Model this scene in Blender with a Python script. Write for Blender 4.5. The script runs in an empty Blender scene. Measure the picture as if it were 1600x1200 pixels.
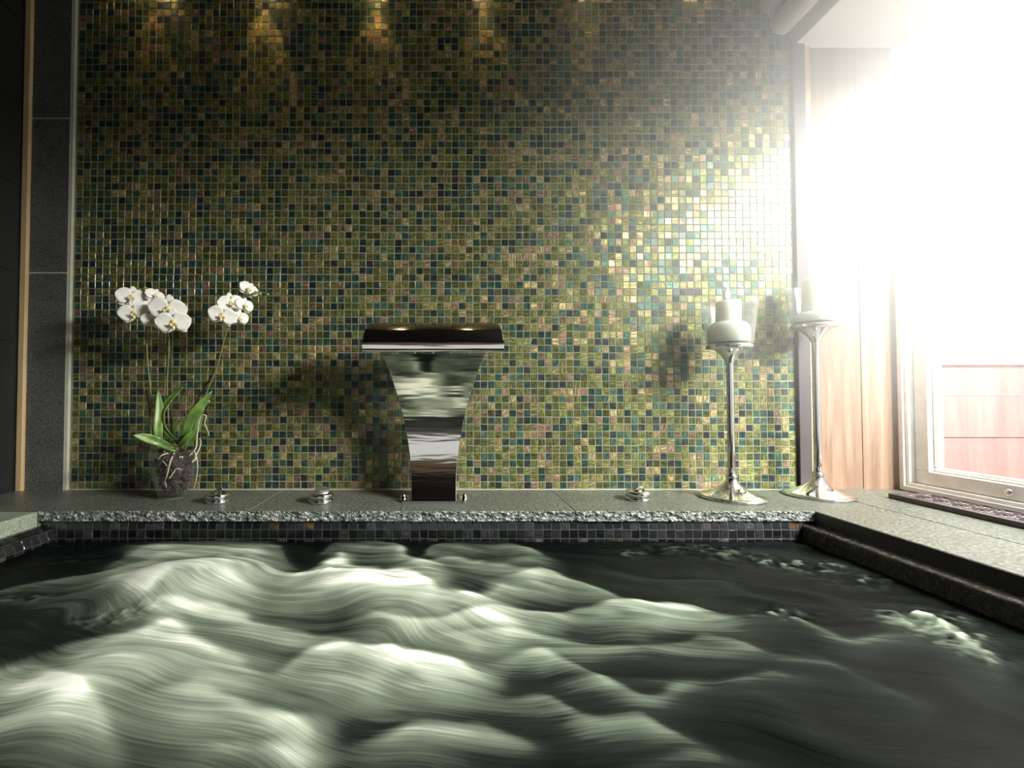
import bpy, math, random
import numpy as np
from mathutils import Vector, Matrix, noise as mnoise

R = math.radians
random.seed(7)
rng = np.random.RandomState(11)
scene = bpy.context.scene
COL = scene.collection

# ------------------------------------------------------------------ camera
CAM = Vector((0.0, -1.38, 0.282)); FPX = 720.0; PX0 = 690.0; PITCH = R(1.353)
cd = bpy.data.cameras.new('camera')
cd.sensor_fit = 'HORIZONTAL'; cd.sensor_width = 36.0
cd.lens = 36.0 * FPX / 1600.0
cd.shift_x = (800.0 - PX0) / 1600.0
cd.clip_start = 0.02; cd.clip_end = 100
cam = bpy.data.objects.new('camera', cd); COL.objects.link(cam)
cam.location = CAM; cam.rotation_euler = (R(90) + PITCH, 0, 0)
scene.camera = cam

def at(x, y, Y):
    """world point on the plane Y that the photograph shows at (x, y)"""
    u = (x - PX0) / FPX; v = (600.0 - y) / FPX
    c, s = math.cos(PITCH), math.sin(PITCH)
    d = Vector((u, c - v * s, s + v * c))
    return CAM + d * ((Y - CAM.y) / d.y)

# ------------------------------------------------------------------ light
scene.view_settings.view_transform = 'Standard'
scene.view_settings.look = 'None'
scene.view_settings.exposure = 0.15
scene.view_settings.gamma = 1.0
scene.view_settings.use_curve_mapping = False

world = bpy.data.worlds.new('overcast sky'); scene.world = world
world.use_nodes = True
wb = world.node_tree.nodes['Background']
wb.inputs['Color'].default_value = (0.96, 0.98, 1.0, 1)
wb.inputs['Strength'].default_value = 0.95

def add_light(name, kind, loc, aim, energy, color=(1, 1, 1), **kw):
    l = bpy.data.lights.new(name, kind); l.energy = energy; l.color = color
    for k, v in kw.items(): setattr(l, k, v)
    o = bpy.data.objects.new(name, l); COL.objects.link(o)
    o.location = loc
    o.rotation_euler = (Vector(aim) - Vector(loc)).to_track_quat('-Z', 'Y').to_euler()
    return o
# the bright patch of low sky beyond the window
add_light('window_daylight', 'AREA', (2.15, -1.60, 1.56), (0.35, -0.05, 0.40), 360, (1.0, 0.975, 0.92), shape='RECTANGLE', size=0.95, size_y=0.6)
portal = add_light('window_portal', 'AREA', (1.50, -0.86, 0.66), (0, -0.86, 0.66), 1.0,
                   shape='RECTANGLE', size=1.25, size_y=1.66)
portal.rotation_euler = (0, R(90), 0)
portal.data.cycles.is_portal = True
portal = add_light('window_portal', 'AREA', (0.0, -3.46, 0.25), (0, 0, 0.25), 1.0, shape='RECTANGLE', size=1.6, size_y=0.6)  # sampling portal for the added opening behind the camera
portal.data.cycles.is_portal = True
scene.cycles.max_bounces = 8
scene.cycles.diffuse_bounces = 4
scene.cycles.glossy_bounces = 4
scene.cycles.transparent_max_bounces = 12
scene.cycles.volume_bounces = 1
scene.cycles.volume_step_rate = 2.0
scene.cycles.sample_clamp_indirect = 6.0
scene.cycles.caustics_reflective = False
scene.cycles.caustics_refractive = False
scene.cycles.use_denoising = True

# ------------------------------------------------------------------ materials
def lin(*c):
    out = []
    for v in c:
        v = v / 255.0
        out.append(v / 12.92 if v <= 0.04045 else ((v + 0.055) / 1.055) ** 2.4)
    return tuple(out) + (1.0,)

class NT:
    def __init__(s, name):
        s.m = bpy.data.materials.new(name); s.m.use_nodes = True
        s.t = s.m.node_tree; s.b = s.t.nodes['Principled BSDF']; s.out = s.t.nodes['Material Output']
    def n(s, kind, **kw):
        nd = s.t.nodes.new('ShaderNode' + kind)
        for k, v in kw.items():
            if k.startswith('i_'): nd.inputs[k[2:].replace('_', ' ')].default_value = v
            else: setattr(nd, k, v)
        return nd
    def l(s, a, b): s.t.links.new(a, b)
    def coords(s, scale=(1, 1, 1), rot=(0, 0, 0)):
        tc = s.n('TexCoord'); mp = s.n('Mapping')
        mp.inputs['Scale'].default_value = scale; mp.inputs['Rotation'].default_value = rot
        s.l(tc.outputs['Object'], mp.inputs['Vector']); return mp.outputs['Vector']
    def noise(s, vec, scale, detail=4, rough=0.5, dist=0.0):
        nd = s.n('TexNoise'); nd.inputs['Scale'].default_value = scale
        nd.inputs['Detail'].default_value = detail; nd.inputs['Roughness'].default_value = rough
        nd.inputs['Distortion'].default_value = dist
        if vec is not None: s.l(vec, nd.inputs['Vector'])
        return nd.outputs['Fac']
    def ramp(s, fac, stops, interp='LINEAR'):
        nd = s.n('ValToRGB'); cr = nd.color_ramp; cr.interpolation = interp
        while len(cr.elements) < len(stops): cr.elements.new(0.5)
        for e, (p, c) in zip(cr.elements, stops):
            e.position = p; e.color = c if len(c) == 4 else tuple(c) + (1,)
        s.l(fac, nd.inputs['Fac']); return nd.outputs['Color']
    def math(s, op, a, b=None, clamp=False):
        nd = s.n('Math', operation=op, use_clamp=clamp)
        for i, v in enumerate((a, b)):
            if v is None: continue
            if isinstance(v, (int, float)): nd.inputs[i].default_value = v
            else: s.l(v, nd.inputs[i])
        return nd.outputs[0]
    def mix(s, fac, a, b, mode='MIX'):
        nd = s.n('Mix', data_type='RGBA', blend_type=mode)
        for sock, v in ((nd.inputs[0], fac), (nd.inputs[6], a), (nd.inputs[7], b)):
            if isinstance(v, (int, float)): sock.default_value = v
            elif isinstance(v, tuple): sock.default_value = v
            else: s.l(v, sock)
        return nd.outputs[2]
    def bump(s, h, strength=0.3, dist=0.01):
        nd = s.n('Bump'); nd.inputs['Strength'].default_value = strength
        nd.inputs['Distance'].default_value = dist
        s.l(h, nd.inputs['Height']); s.l(nd.outputs['Normal'], s.b.inputs['Normal'])
    def set(s, **kw):
        for k, v in kw.items(): s.b.inputs[k.replace('_', ' ')].default_value = v
        return s
    def color(s, c): s.l(c, s.b.inputs['Base Color'])

M = {}
def plain(key, col, rough=0.5, metal=0.0, **kw):
    t = NT(key); v = t.coords()
    c = t.ramp(t.noise(v, 35, 3), [(0.3, tuple(x * 0.92 for x in col[:3])), (0.7, tuple(min(1, x * 1.06) for x in col[:3]))])
    t.color(c); t.set(Roughness=rough, Metallic=metal, **kw); M[key] = t.m; return t

plain('white_paint', lin(242, 240, 236), 0.35)
plain('wax', lin(246, 243, 234), 0.45, Subsurface_Weight=0.7, Subsurface_Radius=(0.03, 0.026, 0.02), Subsurface_Scale=1.0)
plain('bud', lin(150, 160, 90), 0.5)
plain('root', lin(196, 192, 165), 0.6)
plain('stem', lin(120, 125, 66), 0.5)
plain('stem_dark', lin(60, 45, 35), 0.6)
plain('plaster', lin(240, 224, 194), 0.7)
plain('blind', lin(205, 198, 190), 0.6)
plain('dark_trim', lin(70, 62, 64), 0.5)
plain('ceiling', lin(28, 25, 22), 0.7)
plain('dark_room', lin(50, 46, 42), 0.7)
plain('cast_iron', lin(76, 66, 68), 0.38, 0.3)
plain('grout_line', lin(196, 196, 176), 0.8)

t = NT('chrome'); t.set(Metallic=1.0, Roughness=0.07); t.b.inputs['Base Color'].default_value = lin(226, 224, 220)
v = t.coords((1, 1, 1)); t.bump(t.noise(v, 14, 2), 0.04, 0.01); M['chrome'] = t.m
t = NT('satin'); t.set(Metallic=1.0, Roughness=0.38); t.b.inputs['Base Color'].default_value = lin(240, 240, 236); v = t.coords(); t.bump(t.noise(v, 60, 2), 0.02, 0.01); M['satin'] = t.m
t = NT('polished_steel'); t.set(Metallic=1.0, Roughness=0.09); t.b.inputs['Base Color'].default_value = lin(208, 204, 196)
v = t.coords((1.5, 1, 14)); t.bump(t.noise(v, 3.0, 2), 0.10, 0.01); M['steel'] = t.m

# glass: thin, lets light straight through with a Fresnel reflection
def glassy(key, tint=(1, 1, 1, 1), amount=1.0, ior=1.45, painted_sheen=0.0):
    t = NT(key); tr = t.n('BsdfTransparent'); tr.inputs['Color'].default_value = tint
    gl = t.n('BsdfGlossy'); gl.inputs['Roughness'].default_value = 0.02
    fr = t.n('LayerWeight'); fr.inputs['Blend'].default_value = 0.25
    mx = t.n('MixShader'); t.l(t.math('ADD', t.math('MULTIPLY', t.math('POWER', fr.outputs['Facing'], ior), amount), 0.04, True), mx.inputs[0])
    t.l(tr.outputs[0], mx.inputs[1]); t.l(gl.outputs[0], mx.inputs[2])
    df = t.n('BsdfTranslucent'); d2 = t.n('BsdfDiffuse'); m2 = t.n('MixShader'); m2.inputs[0].default_value = 0.5
    df.inputs['Color'].default_value = d2.inputs['Color'].default_value = (0.9, 0.95, 0.93, 1)
    t.l(df.outputs[0], m2.inputs[1]); t.l(d2.outputs[0], m2.inputs[2])
    m3 = t.n('MixShader'); t.l(t.math('MULTIPLY', t.math('ADD', fr.outputs['Facing'], 0.25), painted_sheen, True), m3.inputs[0])  # white diffuse share painted in for reflections on the clear glass
    t.l(mx.outputs[0], m3.inputs[1]); t.l(m2.outputs[0], m3.inputs[2]); t.l(m3.outputs[0], t.out.inputs['Surface'])
    M[key] = t.m
glassy('pane', (0.97, 0.98, 0.98, 1), 0.3, 3.0)
glassy('vase_glass', (0.95, 0.98, 0.97, 1), 0.9, 3.0, 0.05)
glassy('shade_glass', (0.97, 0.98, 0.97, 1), 0.9, 3.0, 0.14)

def emit(key, col, strength):
    t = NT(key); t.b.inputs['Base Color'].default_value = col
    t.b.inputs['Emission Color'].default_value = col; t.b.inputs['Emission Strength'].default_value = strength
    M[key] = t.m
emit('lamp_glow', (1.0, 0.72, 0.38, 1), 25)
emit('flame', (1.0, 0.80, 0.5, 1), 3.0)

# glass mosaic: colour and streak seed live on every tile
def mosaic(key, metal, rough, gain, spec=0.5):
    t = NT(key); at_ = t.n('Attribute', attribute_name='tile'); 
    rd = t.n('Attribute', attribute_name='seed')
    tc = t.n('TexCoord'); sp = t.n('SeparateXYZ'); t.l(tc.outputs['Object'], sp.inputs[0])
    ang = t.math('MULTIPLY', t.math('ROUND', t.math('MULTIPLY', rd.outputs['Fac'], 5.0)), 1.5708)
    vr = t.n('VectorRotate', rotation_type='Y_AXIS'); t.l(tc.outputs['Object'], vr.inputs['Vector']); t.l(ang, vr.inputs['Angle'])
    ad = t.n('VectorMath', operation='ADD'); t.l(vr.outputs[0], ad.inputs[0])
    cb = t.n('CombineXYZ'); s_ = t.math('MULTIPLY', rd.outputs['Fac'], 37.0)
    for i in range(3): t.l(s_, cb.inputs[i])
    t.l(cb.outputs[0], ad.inputs[1])
    mp = t.n('Mapping'); mp.inputs['Scale'].default_value = (1.0, 1.0, 0.16); t.l(ad.outputs[0], mp.inputs['Vector'])
    nz = t.noise(mp.outputs['Vector'], 320, 3, 0.6, 0.7)
    st = t.ramp(nz, [(0.34, (0.38, 0.40, 0.44)), (0.50, (0.85, 0.86, 0.85)), (0.66, (2.3, 2.0, 1.5))])
    c = t.mix(1.0, at_.outputs['Color'], st, 'MULTIPLY')
    hsv = t.n('HueSaturation'); hsv.inputs['Value'].default_value = gain; hsv.inputs['Saturation'].default_value = 0.85; t.l(c, hsv.inputs['Color'])
    t.color(hsv.outputs[0])
    t.set(Metallic=metal, Roughness=rough)
    t.b.inputs['Coat Weight'].default_value = spec; t.b.inputs['Coat Roughness'].default_value = 0.14
    t.bump(nz, 0.25, 0.0008)
    M[key] = t.m
mosaic('mosaic', 0.45, 0.36, 1.0, 0.35)
mosaic('dark_mosaic', 0.1, 0.3, 1.0, 0.5)

t = NT('grout'); v = t.coords(); t.color(t.ramp(t.noise(v, 60, 3), [(0.3, lin(120, 121, 104)), (0.7, lin(150, 151, 132))])); t.set(Roughness=0.85); M['grout'] = t.m
t = NT('dark_grout'); v = t.coords(); t.color(t.ramp(t.noise(v, 60, 3), [(0.3, lin(36, 38, 37)), (0.7, lin(52, 55, 52))])); t.set(Roughness=0.8); M['dark_grout'] = t.m

# granite ledge: speckled, honed
def granite(key, c0, c1, c2, rough, bump=0.3, sc=1.0):
    t = NT(key); v = t.coords()
    a = t.noise(v, 260 * sc, 4, 0.75); b = t.noise(v, 9, 4, 0.6); c = t.noise(t.coords((1, 1.0, 1)), 70, 5, 0.7, 1.5)
    col = t.ramp(a, [(0.32, c0), (0.5, c1), (0.68, c2)])
    col = t.mix(0.5, col, t.ramp(b, [(0.3, (0.7, 0.7, 0.7)), (0.7, (1.25, 1.25, 1.22))]), 'MULTIPLY')
    pit = t.ramp(t.noise(t.coords((0.55, 1.6, 1)), 95, 4, 0.6, 2.0), [(0.36, (0.42, 0.43, 0.42)), (0.47, (1, 1, 1))])
    col = t.mix(0.75, col, pit, 'MULTIPLY')
    t.color(col); t.set(Roughness=rough)
    t.bump(t.math('ADD', t.math('MULTIPLY', a, 0.35), c), bump, 0.004)
    M[key] = t.m
granite('stone', lin(48, 52, 48), lin(90, 95, 86), lin(150, 154, 140), 0.34, 0.6, 0.55)
granite('rough_stone', lin(36, 40, 42), lin(100, 106, 102), lin(215, 218, 206), 0.35, 0.9, 0.5)
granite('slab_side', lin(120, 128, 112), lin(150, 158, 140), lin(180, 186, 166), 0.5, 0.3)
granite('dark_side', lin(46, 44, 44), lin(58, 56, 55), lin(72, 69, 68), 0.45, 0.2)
granite('wet_stone', lin(50, 46, 44), lin(72, 68, 64), lin(120, 114, 108), 0.22, 0.6, 0.5)
granite('pilaster', lin(56, 58, 57), lin(88, 90, 88), lin(134, 136, 132), 0.6, 0.3)
granite('slate_tile', lin(20, 22, 24), lin(30, 32, 34), lin(42, 44, 46), 0.5, 0.2)

# wood
def wood(key, c0, c1, c2, rough=0.5, sc=1.0):
    t = NT(key); v = t.coords((1, 1, 0.06))
    a = t.noise(v, 42 * sc, 6, 0.65, 0.6); b = t.noise(t.coords((1, 1, 0.25)), 7, 3, 0.5, 0.4)
    col = t.ramp(a, [(0.28, c0), (0.5, c1), (0.72, c2)])
    col = t.mix(0.6, col, t.ramp(b, [(0.3, (0.72, 0.66, 0.62)), (0.65, (1.1, 1.08, 1.05))]), 'MULTIPLY')
    # knots
    vo = t.n('TexVoronoi'); vo.inputs['Scale'].default_value = 4.2; t.l(t.coords((1, 1, 0.7)), vo.inputs['Vector'])
    k = t.ramp(vo.outputs['Distance'], [(0.03, (0.35, 0.22, 0.15)), (0.09, (1, 1, 1))])
    col = t.mix(0.8, col, k, 'MULTIPLY')
    t.color(col); t.set(Roughness=rough); t.bump(a, 0.15, 0.002); M[key] = t.m
wood('pine', lin(100, 80, 66), lin(128, 104, 86), lin(150, 126, 108), 0.5)
wood('pale_wood', lin(190, 158, 116), lin(214, 186, 142), lin(228, 206, 164), 0.55)
wood('red_board', lin(158, 104, 102), lin(172, 116, 112), lin(184, 130, 124), 0.7, 0.5)
wood('white_board', lin(226, 224, 220), lin(234, 232, 228), lin(240, 238, 236), 0.7, 0.5)

# plant
t = NT('leaf'); v = t.coords(); a = t.noise(v, 30, 3)
t.color(t.ramp(a, [(0.3, lin(72, 102, 44)), (0.55, lin(108, 138, 66)), (0.8, lin(138, 164, 88))])); t.set(Roughness=0.4)
M['leaf'] = t.m
t = NT('petal'); v = t.coords((1, 1, 1)); a = t.noise(v, 90, 3)
t.color(t.ramp(a, [(0.3, lin(244, 241, 230)), (0.7, lin(253, 251, 245))])); t.set(Roughness=0.55)
t.b.inputs['Subsurface Weight'].default_value = 0.0; t.b.inputs['Subsurface Radius'].default_value = (0.01, 0.01, 0.008)
t.b.inputs['Subsurface Scale'].default_value = 0.3; 
def translucent(t, fac):
    tl = t.n('BsdfTranslucent'); mx = t.n('MixShader'); mx.inputs[0].default_value = fac
    src = t.b.inputs['Base Color'].links[0].from_socket; t.l(src, tl.inputs['Color'])
    t.l(t.b.outputs[0], mx.inputs[1]); t.l(tl.outputs[0], mx.inputs[2]); t.l(mx.outputs[0], t.out.inputs['Surface'])
M['petal'] = t.m
t = NT('lip'); v = t.coords(); a = t.noise(v, 160, 3)
t.color(t.ramp(a, [(0.3, lin(222, 196, 128)), (0.7, lin(242, 232, 190))])); t.set(Roughness=0.5); M['lip'] = t.m
t = NT('bark'); v = t.coords(); a = t.noise(v, 130, 4, 0.7)
t.color(t.ramp(a, [(0.3, lin(34, 20, 20)), (0.55, lin(74, 46, 42)), (0.8, lin(130, 92, 80))])); t.set(Roughness=0.75); t.bump(a, 0.8, 0.004); M['bark'] = t.m

# ------------------------------------------------------------------ mesh helpers
def tag(o, label=None, cat=None, group=None, kind=None):
    for k, v in (('label', label), ('category', cat), ('group', group), ('kind', kind)):
        if v: o[k] = v
    return o

class MB:
    def __init__(s): s.v = []; s.f = []; s.mi = []; s.cur = 0
    def add(s, vs, fs):
        o = len(s.v); s.v += [tuple(p) for p in vs]
        for f in fs: s.f.append(tuple(i + o for i in f)); s.mi.append(s.cur)
        return s
    def box(s, x0, x1, y0, y1, z0, z1):
        vs = [(x, y, z) for z in (z0, z1) for y in (y0, y1) for x in (x0, x1)]
        return s.add(vs, [(0, 2, 3, 1), (4, 5, 7, 6), (0, 1, 5, 4), (2, 6, 7, 3), (0, 4, 6, 2), (1, 3, 7, 5)])
    def lathe(s, prof, n=48, c=(0, 0, 0), close=False):
        vs = []; fs = []; m = len(prof)
        for r, z in prof:
            for k in range(n):
                a = 2 * math.pi * k / n
                vs.append((c[0] + r * math.cos(a), c[1] + r * math.sin(a), c[2] + z))
        for j in range(m - 1):
            for k in range(n):
                k2 = (k + 1) % n
                fs.append((j * n + k, j * n + k2, (j + 1) * n + k2, (j + 1) * n + k))
        if close:
            fs.append(tuple(range(n - 1, -1, -1))); fs.append(tuple((m - 1) * n + k for k in range(n)))
        return s.add(vs, fs)
    def tube(s, pts, rad, n=10, caps=True):
        pts = [Vector(p) for p in pts]; m = len(pts)
        if not hasattr(rad, '__len__'): rad = [rad] * m
        vs = []; fs = []; up = None
        for i, p in enumerate(pts):
            d = (pts[min(i + 1, m - 1)] - pts[max(i - 1, 0)]).normalized()
            if up is None:
                up = Vector((0, 0, 1)) if abs(d.z) < 0.9 else Vector((0, 1, 0))
            a = d.cross(up).normalized(); b = a.cross(d).normalized(); up = b
            for k in range(n):
                t_ = 2 * math.pi * k / n
                vs.append(p + (a * math.cos(t_) + b * math.sin(t_)) * rad[i])
        for i in range(m - 1):
            for k in range(n):
                k2 = (k + 1) % n
                fs.append((i * n + k, i * n + k2, (i + 1) * n + k2, (i + 1) * n + k))
        if caps:
            fs.append(tuple(range(n - 1, -1, -1))); fs.append(tuple((m - 1) * n + k for k in range(n)))
        return s.add(vs, fs)
    def grid(s, rows):
        m = len(rows); n = len(rows[0]); vs = [p for r in rows for p in r]
        fs = [(i * n + j, i * n + j + 1, (i + 1) * n + j + 1, (i + 1) * n + j) for i in range(m - 1) for j in range(n - 1)]
        return s.add(vs, fs)
    def build(s, name, mat, parent=None, smooth=False, bevel=0, seg=2, loc=None, solid=0, subsurf=0):
        me = bpy.data.meshes.new(name); me.from_pydata(s.v, [], s.f); me.update()
        mats = mat if isinstance(mat, (list, tuple)) else [mat]
        for m_ in mats: me.materials.append(M[m_])
        if len(mats) > 1:
            me.polygons.foreach_set('material_index', s.mi)
        if smooth: me.polygons.foreach_set('use_smooth', [True] * len(me.polygons))
        o = bpy.data.objects.new(name, me); COL.objects.link(o)
        if parent is not None: o.parent = parent
        if loc: o.location = loc
        if solid:
            md = o.modifiers.new('solid', 'SOLIDIFY'); md.thickness = solid; md.offset = 0
        if bevel:
            md = o.modifiers.new('bevel', 'BEVEL'); md.width = bevel; md.segments = seg; md.limit_method = 'ANGLE'
        if subsurf:
            md = o.modifiers.new('sub', 'SUBSURF'); md.levels = md.render_levels = subsurf
        return o

def empty(name, loc, rz=0):
    o = bpy.data.objects.new(name, None); COL.objects.link(o); o.location = loc
    o.rotation_euler = (0, 0, rz); o.empty_display_size = 0.02; return o

def copy_tree(o, parent=None):
    c = o.copy(); COL.objects.link(c); c.parent = parent
    for ch in list(o.children): copy_tree(ch, c)
    return c

def smooth_path(pts, n=24):
    """Catmull-Rom through pts"""
    P = [Vector(p) for p in pts]; P = [P[0] * 2 - P[1]] + P + [P[-1] * 2 - P[-2]]
    out = []; segs = len(P) - 3
    for i in range(n + 1):
        t_ = i / n * segs; k = min(int(t_), segs - 1); u = t_ - k
        a, b, c, d = P[k:k + 4]
        out.append(0.5 * ((2 * b) + (c - a) * u + (2 * a - 5 * b + 4 * c - d) * u * u + (3 * b - a - 3 * c + d) * u ** 3))
    return out

# ------------------------------------------------------------------ mosaic builder
PITCH_T = 0.02143; TILE = 0.0198
PAL = [(lin(110, 116, 50), 0.22), (lin(86, 94, 40), 0.18), (lin(128, 128, 62), 0.11), (lin(160, 142, 86), 0.12),
       (lin(68, 102, 82), 0.10), (lin(44, 74, 68), 0.09), (lin(52, 60, 62), 0.07), (lin(140, 112, 84), 0.07), (lin(42, 80, 68), 0.04)]
DPAL = [(lin(14, 15, 18), 0.50), (lin(22, 25, 29), 0.25), (lin(38, 39, 44), 0.15), (lin(56, 58, 62), 0.05), (lin(62, 46, 20), 0.01), (lin(10, 10, 12), 0.04)]
def mosaic_mesh(name, mats, nu, nv, place, pal, tilt=0.05, proud=0.0008, extra=None, sheet=True):
    """place(u, v) -> point, u-axis, v-axis, normal (arc-length coordinates in metres)"""
    cols = np.array([p[0] for p in pal]); w = np.array([p[1] for p in pal]); w = w / w.sum()
    verts = []; faces = []; tc = []; sd = []; mi = []
    if extra:
        ev, ef = extra
        verts += ev; faces += ef; mi += [1] * len(ef); tc += [(0.5, 0.5, 0.5, 1)] * len(ev); sd += [0.0] * len(ev)
    h = TILE / 2; b = 0.0011
    jit = {}
    for j in range(nv):
        for i in range(nu):
            key = (i // 15, j // 15)
            if key not in jit: jit[key] = (rng.uniform(-0.0008, 0.0008), rng.uniform(-0.0008, 0.0008)) if sheet else (0, 0)
            u = (i + 0.5) * PITCH_T + jit[key][0] + rng.uniform(-.0003, .0003); v = (j + 0.5) * PITCH_T + jit[key][1] + rng.uniform(-.0003, .0003)
            p, U, V, N = place(u, v)
            tu, tv = rng.normal(0, tilt), rng.normal(0, tilt)
            base = len(verts)
            for (su, sv) in ((-1, -1), (1, -1), (1, 1), (-1, 1)):
                verts.append(tuple(p + U * su * h + V * sv * h - N * 0.0005))
            for (su, sv) in ((-1, -1), (1, -1), (1, 1), (-1, 1)):
                verts.append(tuple(p + U * su * (h - b) + V * sv * (h - b) + N * (proud + (su * tu + sv * tv) * h * 0.5)))
            faces += [(base + 4, base + 5, base + 6, base + 7)] + [(base + a, base + (a + 1) % 4, base + 4 + (a + 1) % 4, base + 4 + a) for a in range(4)]
            mi += [0] * 5
            c = cols[rng.choice(len(cols), p=w)] * rng.uniform(0.72, 1.3)
            c = np.clip(c * (1 + rng.normal(0, 0.05, 4)), 0, 1)
            tc += [(c[0], c[1], c[2], 1.0)] * 8; sd += [rng.uniform(0, 1)] * 8
    me = bpy.data.meshes.new(name); me.from_pydata(verts, [], faces); me.update()
    for m_ in mats: me.materials.append(M[m_])
    me.polygons.foreach_set('material_index', mi)
    a = me.attributes.new('tile', 'FLOAT_COLOR', 'POINT'); a.data.foreach_set('color', np.array(tc, dtype=np.float32).ravel())
    a = me.attributes.new('seed', 'FLOAT', 'POINT'); a.data.foreach_set('value', np.array(sd, dtype=np.float32))
    o = bpy.data.objects.new(name, me); COL.objects.link(o); o['kind'] = 'structure'
    return o

# ------------------------------------------------------------------ the room
X_L, X_R, Z_C = -1.2525, 1.372, 1.56       # side walls, ceiling
MX0, MX1 = -1.110, 1.060                  # mosaic from / to
POOL_Y, POOL_L, POOL_R = -0.255, -0.975, 0.905
WATER = -0.068

X, Y_, Z = Vector((1, 0, 0)), Vector((0, 1, 0)), Vector((0, 0, 1))
nu = int((MX1 - MX0) / PITCH_T); nv = int(Z_C / PITCH_T) + 1
ex = MB().box(MX0, MX1, 0.0, 0.12, -0.02, Z_C + 0.02)
wb_ = mosaic_mesh('wall_back', ['mosaic', 'grout'], nu, nv,
                  lambda u, v: (Vector((MX1 - u - 0.001, 0, v + 0.002)), -X, Z, -Y_), PAL, extra=(ex.v, ex.f))
# face winding of -X,Z,-Y: U x V = (-X) x Z = Y -> flip
me = wb_.data; me.flip_normals()

# granite pilaster left of the mosaic, light edging between them
tag(MB().box(-1.2325, -1.1185, -0.0105, 0.05, -0.01, 1.58).build('trim_1', 'grout_line'), kind='structure')
b = MB()
for z0, z1 in ((-0.01, 0.645), (0.649, 1.113), (1.117, 1.58)): b.box(-1.232, -1.119, -0.012, 0.1, z0, z1)
tag(b.build('trim_1', 'pilaster', bevel=0.0012), kind='structure')
tag(MB().box(-1.1195, -1.1105, -0.010, 0.08, -0.01, 1.58).build('trim_2', 'grout_line'), kind='structure')
tag(MB().box(-1.2520, -1.2335, -0.022, 0.1, -0.01, 1.58).build('trim_3', 'pale_wood', bevel=0.002), kind='structure')
# dark tiled side wall
b = MB(); zs = [-0.02, 0.44, 0.645, 0.90, 1.15, 1.40, 1.58]
for a_, c_ in zip(zs[:-1], zs[1:]):
    for k in range(7): b.box(X_L - 0.12, X_L, -0.032 - 0.46 * (k + 1) + 0.001, -0.032 - 0.46 * k - 0.001, a_ + 0.001, c_ - 0.001)
b.box(X_L - 0.13, X_L - 0.003, -3.3, 0.1, -0.9, 1.58)
tag(b.build('wall_left', 'slate_tile'), kind='structure')
# dark post and wood panelling right of the mosaic
tag(MB().box(1.061, 1.098, -0.012, 0.1, -0.01, 1.36).build('trim_4', 'dark_trim', bevel=0.002), kind='structure')
tag(MB().box(1.098, 1.120, -0.004, 0.1, -0.01, 1.36).build('trim_5', 'pale_wood', bevel=0.003), kind='structure')
b = MB()
b.box(1.1205, 1.262, 0.006, 0.12, -0.01, 1.36); b.box(1.2635, 1.385, 0.006, 0.12, -0.01, 1.36)
b.box(1.10, 1.385, 0.012, 0.12, -0.01, 1.36)
tag(b.build('panel_wall', 'pine', bevel=0.0015), kind='structure').name = 'wall_end'
# side wall around the window
WY0, WY1, WZ1 = -0.004, -1.74, 1.315
b = MB()
b.box(X_R, X_R + 0.14, -3.3, WY1, -0.9, 1.6); b.box(X_R, X_R + 0.14, WY1, 0.13, WZ1, 1.6); b.box(X_R, X_R + 0.14, WY1, 0.13, -0.9, -0.002)
tag(b.build('wall_right', 'white_paint'), kind='structure')
tag(MB().box(1.072, X_R + 0.01, -3.3, 0.13, 1.344, 1.6).build('trim_6', 'white_paint', bevel=0.004), kind='structure')
tag(MB().box(X_L - 0.2, X_R + 0.2, -3.3, 0.2, Z_C, Z_C + 0.1).build('ceiling', 'ceiling'), kind='structure')
b = MB(); b.box(X_L - 0.2, X_R + 0.2, -3.4, -3.3, -0.9, -0.04); b.box(X_L - 0.2, X_R + 0.2, -3.4, -3.3, 0.54, 1.6)
b.box(X_L - 0.2, -0.8, -3.4, -3.3, -0.04, 0.54); b.box(0.8, X_R + 0.2, -3.4, -3.3, -0.04, 0.54)
tag(b.build('wall_front', 'plaster'), kind='structure')
w2 = empty('added_window', (0, -3.35, 0.25)); w2['kind'] = 'structure'  # unseen window, added to give the steel a bright reflection
b = MB(); b.box(-0.8, 0.8, -0.02, 0.02, -0.29, -0.26); b.box(-0.8, 0.8, -0.02, 0.02, 0.26, 0.29); b.box(-0.8, -0.77, -0.02, 0.02, -0.26, 0.26); b.box(0.77, 0.8, -0.02, 0.02, -0.26, 0.26)
b.build('window_frame', 'white_paint', w2)
MB().box(-0.77, 0.77, -0.003, 0.003, -0.26, 0.26).build('window_pane', 'pane', w2)
tag(MB().box(X_L - 0.1, X_R + 0.1, -3.299, -2.75, 0.93, Z_C - 0.001).build('dark_reflection_beam', 'dark_trim'), kind='structure')  # unseen beam, added so the lower spout body reflects dark
tag(MB().box(X_L - 0.2, X_R + 0.2, -3.4, 0.2, -1.0, -0.9).build('floor', 'dark_room'), kind='structure')

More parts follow.
